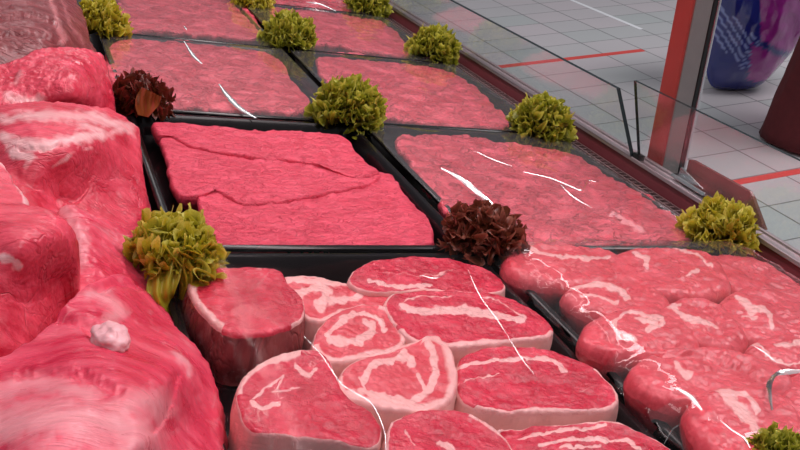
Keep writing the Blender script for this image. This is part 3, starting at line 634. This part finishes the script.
# ------------------------------------------------------------------ cling film
LAMP = np.array([.10, .55, .95])
def film(x0, x1, y0, y1, top, label, mat, folds=(), zedge=.0015, flat=6, amp=.0008, n=(50, 60), seed=0, zf=None, group='cling film sheets'):
    V = []; Fc = []; nx, ny = n
    def hz(x, y):
        u = (x-x0)/(x1-x0)*2-1; v = (y-y0)/(y1-y0)*2-1
        e = .05*noise.fractal(Vector((x*38, y*38, seed+4.)), .8, 2, 3)
        k = max(0, 1-min(1, abs(u)*(1+e))**flat)*max(0, 1-min(1, abs(v)*(1+e))**flat)
        z = zedge+(top-zedge)*k + amp*k*noise.fractal(Vector((x*22, y*14, seed)), .8, 2, 3)
        return z
    for j_ in range(ny+1):
        for i in range(nx+1):
            x = x0+(x1-x0)*i/nx; y = y0+(y1-y0)*j_/ny; V.append((x, y, hz(x, y)))
    for j_ in range(ny):
        for i in range(nx):
            q = j_*(nx+1)+i; Fc.append((q, q+1, q+nx+2, q+nx+1))
    cx, cy = (x0+x1)/2, (y0+y1)/2
    fm = mesh('cling_film', [(v[0]-cx, v[1]-cy, v[2]) for v in V], Fc)
    if folds: o = empty('cling_film', (cx, cy, 0)); link('film_sheet', fm, mat, o)
    else: o = link('cling_film', fm, mat); o.matrix_world = DECK @ Matrix.Translation((cx, cy, 0))
    tag(o, label, 'film', group)
    for pix, w in folds:
        # a crease: a narrow raised ribbon of film, turned and whitened as lamp glare
        L = open_spline(pix, 8); zt = top+.0015
        Q = at(L[:, 0], L[:, 1], np.full(len(L), zt)); FV = []; FF = []
        for i, q in enumerate(Q):
            t = Q[min(i+1, len(Q)-1)]-Q[max(i-1, 0)]; t /= np.linalg.norm(t)
            best = None
            for lp in [np.array([-.3, yl, 1.9]) for yl in np.linspace(2, 8.5, 40)]+[np.array([LAMP[0], yl, LAMP[2]]) for yl in np.linspace(-.5, 1.6, 20)]:
                h_ = (O_D-q)/np.linalg.norm(O_D-q)+(lp-q)/np.linalg.norm(lp-q); h_ /= np.linalg.norm(h_)
                if best is None or abs(h_ @ t) < best[0]: best = (abs(h_ @ t), h_)
            hv = best[1]
            nn = hv-(hv@t)*t; nn /= np.linalg.norm(nn); s = np.cross(t, nn)
            ww = w*(.25+.75*math.sin(math.pi*min(.95, max(.05, i/(len(Q)-1)))))*(1+.25*noise.noise(Vector((i*.5, w*900, seed))))
            for k in (-1, -.5, 0, .5, 1):
                FV.append(q+s*k*ww-nn*(k*k)*ww*.10)
        for i in range(len(Q)-1):
            for k in range(4): FF.append((i*5+k, i*5+k+1, i*5+k+6, i*5+k+5))
        fo = link('crease', mesh('crease', [(v[0]-cx, v[1]-cy, v[2]) for v in FV], FF), M_GLAREFOLD, o); fo['label'] = 'film crease whitened to stand in for glare'
    return o
film(XL, -.006, *ty(1), .0045, 'milky cling film over the tray directly behind the open tray', M_FILM, ((((184, 41), (193, 55), (202, 64)), .0026), (((219, 84), (228, 96), (240, 108), (256, 118)), .0032)), seed=1)
film(.006, XR, *ty(0), .0050, 'milky cling film with long white glare creases over the tray behind the brown lettuce', M_FILM,
     ((((441, 168), (460, 178), (480, 194), (500, 212)), .0030), (((475, 151), (492, 159), (512, 166)), .0007), (((524, 172), (550, 178), (570, 186), (582, 190), (588, 181), (596, 182)), .0009), (((560, 184), (572, 196), (592, 208)), .0007)), seed=2)
film(.006, XR, *ty(1), .0045, 'milky cling film over the second tray along the glass', M_FILM, (), seed=3)
film(.006, XR, *ty(2), .0045, 'milky cling film over the third tray along the glass', M_FILM, (), seed=4)
film(XL, -.006, *ty(2), .0045, 'milky cling film at the top over the farthest left tray', M_FILM, ((((184, 26), (187, 30)), .0015),), seed=5)
film(.006, XR, *ty(3), .0045, 'shiny cling film over the farthest tray at the top edge', M_FILM, ((((306, 2), (320, 4), (336, 11)), .0020),), seed=6, amp=.002)
film(XL-.014, -.004, -PITCH, -.004, .0215, 'clear crinkled cling film over the fat-rimmed leg steaks', M_FILMC,
     ((((304, 336), (322, 356), (340, 382), (354, 392), (372, 404), (384, 430), (386, 452)), .00036), (((468, 270), (480, 296), (496, 318), (508, 336)), .0003), (((508, 336), (520, 356), (534, 374)), .0003), (((420, 275), (436, 278), (448, 272)), .0004)), seed=7, flat=14, zedge=.0, n=(70, 90))
film(.0, XR+.006, -PITCH, -.002, .0265, 'tight glossy cling film stretched over the pink rolled steaks', M_FILMH,
     ((((790, 370), (776, 374), (769, 386), (772, 410)), .0022), (((772, 376), (786, 372), (806, 371)), .002), (((720, 420), (732, 430), (744, 438), (750, 448)), .0006), (((752, 345), (764, 352), (776, 362)), .0005), (((676, 388), (690, 396), (702, 410)), .0016), (((664, 444), (672, 430), (680, 424)), .0005)), seed=8, flat=12, zedge=.0, n=(70, 90), amp=.002)

# ------------------------------------------------------------------ guard glass
def pane(P, thick, label):
    # P: four deck points, bottom far, bottom near, top near, top far
    P = [Vector(p) for p in P]; nrm = (P[1]-P[0]).cross(P[3]-P[0]).normalized()*thick
    V = P+[p+nrm for p in P]
    Fc = [(0,1,2,3),(7,6,5,4),(0,4,5,1),(1,5,6,2),(2,6,7,3),(3,7,4,0)]
    c = P[0]*.5+P[1]*.5
    me = mesh('sneeze_guard', [v-c for v in V], Fc, False, None, [0, 0, 1, 1, 1, 1])
    o = link('sneeze_guard', me, [M_GLASS, M_EDGE]); o.matrix_world = DECK @ Matrix.Translation(c)
    return tag(o, label, 'glass', 'guard glass panels')
def gp(y, h): return (.3275-.1945*(h-.0125), y, h)
pane([gp(1.7, .0125), gp(.231, .0125), gp(.278, .087), gp(1.7, .085)], .0055, 'low glass guard whose dark top edge runs up out of the picture')
pane([gp(.218, .0125), gp(-.9, .0125), gp(-.9, .118), gp(.247, .106)], .004, 'nearer low glass panel in front of the red and grey post')
b = MB(); b.box(-.004, .004, -.007, .007, -.004, .006)
o = b.build('glass_clip', M_BLACK, bevel=.001); o.matrix_world = DECK @ Matrix.Translation((.3275, .2245, .0135+.001)); tag(o, 'small black clip between the ends of the two glass panels', 'clip')

# ------------------------------------------------------------------ post (upright in the world)
base = Vector(DECK @ Vector((.372, .205, .0125)))
def wpt(px, py, X):
    d = CAM_R @ np.array([(px-400)/F, -(py-225)/F, -1.0]); s = (X-CAM_O[0])/d[0]; return CAM_O+d*s
A = wpt(652, 150, base.x); Bp = wpt(690, 150, base.x)
post = empty('support_post', (base.x, (A[1]+Bp[1])/2, -.85), deck=False)
tag(post, 'upright square post with red and grey faces and chrome edge behind the glass', 'post')
yF, yN = A[1]-post.location.y, Bp[1]-post.location.y
def wptY(px, py, Y):
    d = CAM_R @ np.array([(px-400)/F, -(py-225)/F, -1.0]); s = (Y-CAM_O[1])/d[1]; return CAM_O+d*s
cor = wpt(671, 112, base.x); y0 = cor[1]; x0 = base.x
x1 = wptY(690.5, 112, y0)[0]; y1 = wpt(655.5, 112, x0)[1]
post.location = ((x0+x1)/2, (y0+y1)/2, -.85)
def pbox(name, mat, xa, xb, ya, yb, za, zb, bev=.0012):
    b = MB(); ox, oy, oz = post.location; b.box(xa-ox, xb-ox, ya-oy, yb-oy, za-oz, zb-oz); return b.build(name, mat, post, bevel=bev)
ZT = 1.1
pbox('red_panel', M_POSTR, x0, x0+.004, y0, y1, -.80, ZT)
pbox('grey_panel', M_POSTG, x0+.004, x1, y0+.0, y0+.004, -.80, ZT)
pbox('core', M_POSTG, x0+.004, x1, y0+.004, y1, -.80, ZT)
pbox('gasket', M_BLACK, x1, x1+.006, y0-.001, y0+.012, -.80, ZT)
pbox('chrome_edge', M_CHROME, x1+.006, x1+.010, y0-.002, y0+.010, -.80, ZT)
pbox('foot_plate', M_CHROME_D, x0-.004, x1+.03, y0-.03, y1+.03, -.85, -.80, .004)

piv = Matrix.Translation((x0, y0, .0)); post.matrix_world = piv @ Matrix.Rotation(math.radians(3.6), 4, 'Y') @ piv.inverted() @ Matrix.Translation(((x0+x1)/2, (y0+y1)/2, -.85))

b = MB(); b.prism([(.155, .0145), (.158, .040), (.150, .042), (.056, .043), (.050, .040), (.018, .0145)], 'x', -.0025, .0025)
b.v = [(v[0], v[1]-.09, v[2]-.0145) for v in b.v]
o = b.build('ledge_plate', M_BUMP, bevel=.001); o.matrix_world = DECK @ Matrix.Translation((.346, .09, .0147)) ; tag(o, 'short brown panel with a slanted end on the ledge just right of the post', 'panel')
b = MB(); b.prism([(-.006, 0), (.006, 0), (.004, .004), (-.004, .004)], 'y', -.03, .03)
b.prism([(-.03, 0), (.03, 0), (.03, .012)], 'x', .006, .009)
o = b.build('metal_bracket', M_CHROME, bevel=.0006); o.matrix_world = DECK @ Matrix.Translation((.3365, .135, .0158)); tag(o, 'small shiny metal bracket on the ledge at the foot of the post', 'bracket')

# ------------------------------------------------------------------ shop floor
FZ = -.85
def tile_mat():
    m, nt, out = new_mat('floor_tiles'); N = NT(nt)
    p = N.n('ShaderNodeBsdfPrincipled'); N.l(p.outputs[0], out.inputs[0])
    co = N.coord(); sp = N.n('ShaderNodeSeparateXYZ'); N.l(co, sp.inputs[0])
    tx = N.math('DIVIDE', N.math('SUBTRACT', sp.outputs[0], 1.69), .2195); ty_ = N.math('DIVIDE', N.math('SUBTRACT', sp.outputs[1], 1.344), .2045)
    def edge(t, w):
        fr = N.math('FRACT', t); a = N.math('ABSOLUTE', N.math('SUBTRACT', fr, .5)); return N.math('GREATER_THAN', a, .5-w)
    g = N.math('MAXIMUM', edge(tx, .013), edge(ty_, .013))
    cb = N.n('ShaderNodeCombineXYZ'); N.l(N.math('FLOOR', tx), cb.inputs[0]); N.l(N.math('FLOOR', ty_), cb.inputs[1])
    wn = N.n('ShaderNodeTexWhiteNoise', noise_dimensions='3D'); N.l(cb.outputs[0], wn.inputs[0])
    c = N.mix(wn.outputs['Value'], (.40, .425, .42), (.50, .445, .465))
    c = N.mix(N.math('MULTIPLY', N.noise(co, 5, 5, .6), .25), c, (.34, .33, .34))
    c = N.mix(g, c, (.13, .125, .13)); N.l(c, p.inputs['Base Color'])
    p.inputs['Roughness'].default_value = .38; p.inputs['Specular IOR Level'].default_value = .4
    bn = N.n('ShaderNodeBump'); bn.inputs['Strength'].default_value = .3; bn.inputs['Distance'].default_value = .002; bn.invert = True
    N.l(g, bn.inputs['Height']); N.l(bn.outputs[0], p.inputs['Normal']); return m
b = MB(); b.box(-4, 9, -4, 12, FZ-.05, FZ); o = b.build('floor', tile_mat(), deck=False); tag(o, 'grey and pinkish square floor tiles with dark joints', 'floor', None, 'structure')
def tape(xa, xb, y, w, mat, label, name):
    b = MB(); L = xb-xa; b.box(-L/2, L/2, -w/2, w/2, 0, .0012); o = b.build(name, mat, deck=False); o.location = ((xa+xb)/2, y, FZ); tag(o, label, 'floor tape', 'floor tape strips'); return o
tape(1.3, 2.345, 2.965, .040, M_TAPE, 'red tape strip farther away on the tiles, ending left of the post', 'floor_tape')
tape(1.3, 2.04, 1.525, .036, M_TAPE, 'red tape strip seen through the nearer glass panel, beside the dark red trousers', 'floor_tape')
b = MB(); b.box(-.012, .012, -.45, .45, 0, .0012); o = b.build('floor_tape', M_TAPEW, deck=False); o.location = (2.566, 3.75, FZ); tag(o, 'thin white line along a tile joint near the top of the picture', 'floor tape')

# ------------------------------------------------------------------ shopping bag
def bag_mat():
    m, nt, out = new_mat('foil_bag'); N = NT(nt)
    p = N.n('ShaderNodeBsdfPrincipled'); N.l(p.outputs[0], out.inputs[0])
    a = N.n('ShaderNodeAttribute', attribute_name='purple').outputs['Fac']; s_ = N.n('ShaderNodeAttribute', attribute_name='glint_stripe').outputs['Fac']
    c = N.mix(a, (.016, .024, .20), (.32, .024, .26)); c = N.mix(N.math('MULTIPLY', s_, .75), c, (.34, .42, .78))  # pale streaks painted into the colour as reflections on the shiny plastic
    N.l(c, p.inputs['Base Color']); p.inputs['Roughness'].default_value = .16; p.inputs['Specular IOR Level'].default_value = .7
    p.inputs['Coat Weight'].default_value = .6; p.inputs['Coat Roughness'].default_value = .08
    nz = N.noise(N.coord((1, 1, .5)), 11, 3, .5, .8); bn = N.n('ShaderNodeBump'); bn.inputs['Strength'].default_value = .5; bn.inputs['Distance'].default_value = .02
    N.l(nz, bn.inputs['Height']); N.l(bn.outputs[0], p.inputs['Normal']); return m
# the bag stands on the floor, its front turned to the counter
bc = at_w(722, 89, FZ); fwd = np.array([CAM_R[0, 2]*-1, -CAM_R[1, 2], 0]); fwd /= np.linalg.norm(fwd); rgt = np.array([fwd[1], -fwd[0], 0])
def on_bag(px, py):
    d = CAM_R @ np.array([(px-400)/F, -(py-225)/F, -1.0]); s = ((bc-CAM_O) @ fwd)/(d @ fwd); q = CAM_O+d*s-bc; return (q @ rgt, q[2])
OL = np.array([on_bag(*p) for p in [(702, -70), (703, 0), (705, 60), (710, 84), (722, 89), (744, 89), (760, 83), (780, 62), (800, 38), (826, 5), (846, -30), (846, -80), (790, -110), (730, -110)]])
BO = closed_spline(OL, 150); cb_ = np.array([on_bag(770, -20)]).reshape(2)
V = []; pur = []; stp = []; Fc = []; R_ = 40
strA = [((708, 8), (748, 46)), ((706, 22), (738, 54))]
def pxy(u, w):
    P = bc+rgt*u+np.array([0, 0, w]); c = CAM_R.T @ (P-CAM_O); return 400+F*c[0]/-c[2], 225-F*c[1]/-c[2]
for sgn in (-1, 1):
    for r in range(R_+1):
        t = r/R_*.995
        for k in range(150):
            uw = BO[k]*(1-t)+cb_*t
            hgt = .15*math.sqrt(max(0, 1-(1-t)**2.2))
            fold = .018*noise.fractal(Vector((uw[0]*7+2, uw[1]*5, 1.7)), .8, 2, 3)*min(1, t*6)
            dpt = sgn*(hgt+fold)
            P = rgt*uw[0]+np.array([0, 0, uw[1]])+fwd*dpt; V.append(P)
            X, Y = pxy(uw[0], uw[1])
            ln = 34+(X-749)*.47; pv = 1.0 if ((X > 749 and Y < ln-3) or (X > 741 and Y > ln+5 and Y < 76)) else 0.0
            pur.append(pv)
            q = (X-704)+(Y-10)*.12; band = (Y-6-(X-704)*.95); s_ = 0
            if sgn < 0 and pv == 0 and 0 < X-704 < 44 and -16 < band < 26 and Y < 66: s_ = 1 if ((X*.95+Y*-.55) % 6.5) < 2.2 else 0
            stp.append(s_)
    o0 = 0 if sgn < 0 else (R_+1)*150
    for r in range(R_):
        for k in range(150):
            k2 = (k+1) % 150; f = (o0+r*150+k, o0+r*150+k2, o0+(r+1)*150+k2, o0+(r+1)*150+k); Fc.append(f if sgn < 0 else f[::-1])
    f = tuple(o0+R_*150+k for k in range(150)); Fc.append(f if sgn < 0 else f[::-1])
for k in range(150):
    k2 = (k+1) % 150; b0 = (R_+1)*150; Fc.append((k2, k, b0+k, b0+k2))
o = link('shopping_bag', mesh('shopping_bag', V, Fc, True, {'purple': pur, 'glint_stripe': stp}), bag_mat(), deck=False); o.location = bc
bpy.context.view_layer.update()
tag(o, 'big glossy blue and purple plastic bag on the floor tiles right of the post', 'bag')

# ------------------------------------------------------------------ person (dark red trousers at the right edge)
def skin_mesh(name, joints, edges, mat, parent, sub=2, root=0):
    me = bpy.data.meshes.new(name); me.from_pydata([j[:3] for j in joints], edges, []); me.update()
    o = link(name, me, mat, parent, deck=False)
    sk = o.modifiers.new('skin', 'SKIN'); sk.use_smooth_shade = True
    for i, j in enumerate(joints):
        d = me.skin_vertices[0].data[i]; d.radius = (j[3], j[4] if len(j) > 4 else j[3]); d.use_root = (i == root)
    ss = o.modifiers.new('sub', 'SUBSURF'); ss.levels = sub; ss.render_levels = sub
    return o
M_HUMAN = plain('skin', (.62, .36, .27), .5, 0, .4, .05)
M_TROUS = plain('dark_red_cloth', (.10, .013, .016), .75, 0, .3, .3, .5, 40)
M_COAT = plain('dark_coat_cloth', (.030, .016, .02), .8, 0, .3, .3, .5, 40)
M_SHOE = plain('dark_shoe', (.02, .012, .012), .4, 0, .5, .1)
M_HAIR = plain('brown_hair', (.05, .03, .02), .6, 0, .4, .3)
fx = at_w(766, 147, FZ)
pc = np.array([fx[0]+.262, fx[1]+.0])
person = empty('person', (pc[0], pc[1], FZ), deck=False); person.rotation_euler = (0, 0, math.radians(20))
tag(person, 'person in dark red trousers standing at the right edge, mostly out of the picture', 'person')
body = skin_mesh('body', [(0, 0, .95, .13, .10), (0, 0, 1.10, .12, .09), (0, .01, 1.28, .15, .10), (0, .01, 1.42, .13, .08), (0, .0, 1.50, .05, .05), (0, -.01, 1.60, .075, .09), (0, -.01, 1.70, .07, .085),
    (.17, .01, 1.42, .055), (.23, .02, 1.15, .042), (.24, -.05, .92, .032), (.24, -.09, .84, .03, .018),
    (-.17, .01, 1.42, .055), (-.23, .02, 1.15, .042), (-.24, -.05, .92, .032), (-.24, -.09, .84, .03, .018),
    (.09, 0, .86, .085), (.10, 0, .48, .055), (.10, .02, .10, .038), (.10, -.12, .03, .034, .02),
    (-.09, 0, .86, .085), (-.10, 0, .48, .055), (-.10, .02, .10, .038), (-.10, -.12, .03, .034, .02)],
    [(0,1),(1,2),(2,3),(3,4),(4,5),(5,6),(3,7),(7,8),(8,9),(9,10),(3,11),(11,12),(12,13),(13,14),(0,15),(15,16),(16,17),(17,18),(0,19),(19,20),(20,21),(21,22)], M_HUMAN, person)
def lathe_path(name, path, mat, parent, nn=40, fold=.0, seed=0):
    V = []; Fc = []
    for i, (x, y, z, rx, ry) in enumerate(path):
        for k in range(nn):
            a = 2*math.pi*k/nn; w = 1+fold*noise.fractal(Vector((math.cos(a)*1.6, math.sin(a)*1.6, z*3+seed)), .8, 2, 3)
            V.append((x+rx*w*math.cos(a), y+ry*w*math.sin(a), z))
    for i in range(len(path)-1):
        for k in range(nn):
            k2 = (k+1) % nn; Fc.append((i*nn+k, i*nn+k2, (i+1)*nn+k2, (i+1)*nn+k))
    Fc.append(tuple(range(nn))[::-1]); Fc.append(tuple(range((len(path)-1)*nn, len(path)*nn)))
    return link(name, mesh(name, V, Fc), mat, parent, deck=False)
for s in (1, -1):
    path = []
    for i in range(25):
        t = i/24; z = .012+.92*t; r = .16-.060*min(1, t*2.2)+.02*max(0, t-.5)*2
        path.append((s*(.11-.02*t), .0, z, r*.9, r*1.05))
    lathe_path('trouser_leg', path, M_TROUS, person, fold=.16, seed=s*5)
    lathe_path('shoe', [(s*.105, -.055, .0, .045, .13), (s*.105, -.055, .02, .048, .135), (s*.105, -.045, .05, .044, .12), (s*.105, -.01, .08, .04, .07)], M_SHOE, person)
lathe_path('coat', [(0, 0, .72, .22, .17), (0, 0, .85, .21, .165), (0, 0, 1.05, .19, .145), (0, .01, 1.25, .20, .145), (0, .01, 1.40, .19, .12), (0, .01, 1.47, .09, .08)], M_COAT, person, fold=.08, seed=2)
for s in (1, -1):
    skin_mesh('coat_sleeve', [(s*.16, .01, 1.41, .068), (s*.23, .02, 1.15, .056), (s*.24, -.04, .95, .046)], [(0, 1), (1, 2)], M_COAT, person)
hb = MB(); lathe_path('hair', [(0, .03, 1.55, .085, .07), (0, .03, 1.65, .09, .085), (0, .02, 1.73, .085, .09), (0, .01, 1.79, .05, .055), (0, .01, 1.805, .01, .01)], M_HAIR, person, fold=.1)

# ------------------------------------------------------------------ light
w = bpy.data.worlds.new('hall_light'); sc.world = w; w.use_nodes = True
bgn = w.node_tree.nodes['Background']; bgn.inputs[0].default_value = (.86, .90, 1.0, 1); bgn.inputs[1].default_value = 1.0
WN = NT(w.node_tree); wz = WN.n('ShaderNodeSeparateXYZ'); WN.l(WN.n('ShaderNodeTexCoord').outputs['Generated'], wz.inputs[0])
WN.l(WN.ramp(wz.outputs[2], .15, .85, (.075, .075, .085, 1), (.46, .47, .50, 1)), bgn.inputs[0])
def area(name, loc, size, size_y, power, col, target=None, deck=True):
    l = bpy.data.lights.new(name, 'AREA'); l.shape = 'RECTANGLE'; l.size = size; l.size_y = size_y; l.energy = power; l.color = col
    o = bpy.data.objects.new(name, l); COL.objects.link(o)
    o.matrix_world = (DECK if deck else Matrix.Identity(4)) @ Matrix.Translation(loc)
    return o
area('counter_lamp', tuple(LAMP), .10, 2.3, 11.6, (1, .86, .87))
area('counter_lamp', (-.45, .2, 1.0), .10, 1.7, 2.6, (1, .86, .87))
area('crease_glint_lamp', (-.3, 5.25, 1.9), .16, 7.0, 15, (1, .95, .95))  # unseen strip, added so the film creases catch a highlight
area('hall_lamp', (3.2, .9, 2.6), 2.0, 1.6, 118, (1, .98, 1.0), deck=False)

cam = bpy.data.cameras.new('camera'); co = bpy.data.objects.new('camera', cam); COL.objects.link(co)
cam.sensor_fit = 'HORIZONTAL'; cam.sensor_width = 36; cam.lens = F/800*36; cam.clip_start = .01
M4 = Matrix([list(CAM_R[i])+[CAM_O[i]] for i in range(3)]+[[0, 0, 0, 1]]); co.matrix_world = M4
cam.dof.use_dof = False
sc.camera = co
sc.view_settings.view_transform = 'Standard'; sc.view_settings.look = 'None'; sc.view_settings.exposure = 0; sc.view_settings.gamma = 1
sc.view_settings.use_curve_mapping = False
sc.cycles.max_bounces = 12; sc.cycles.transparent_max_bounces = 16
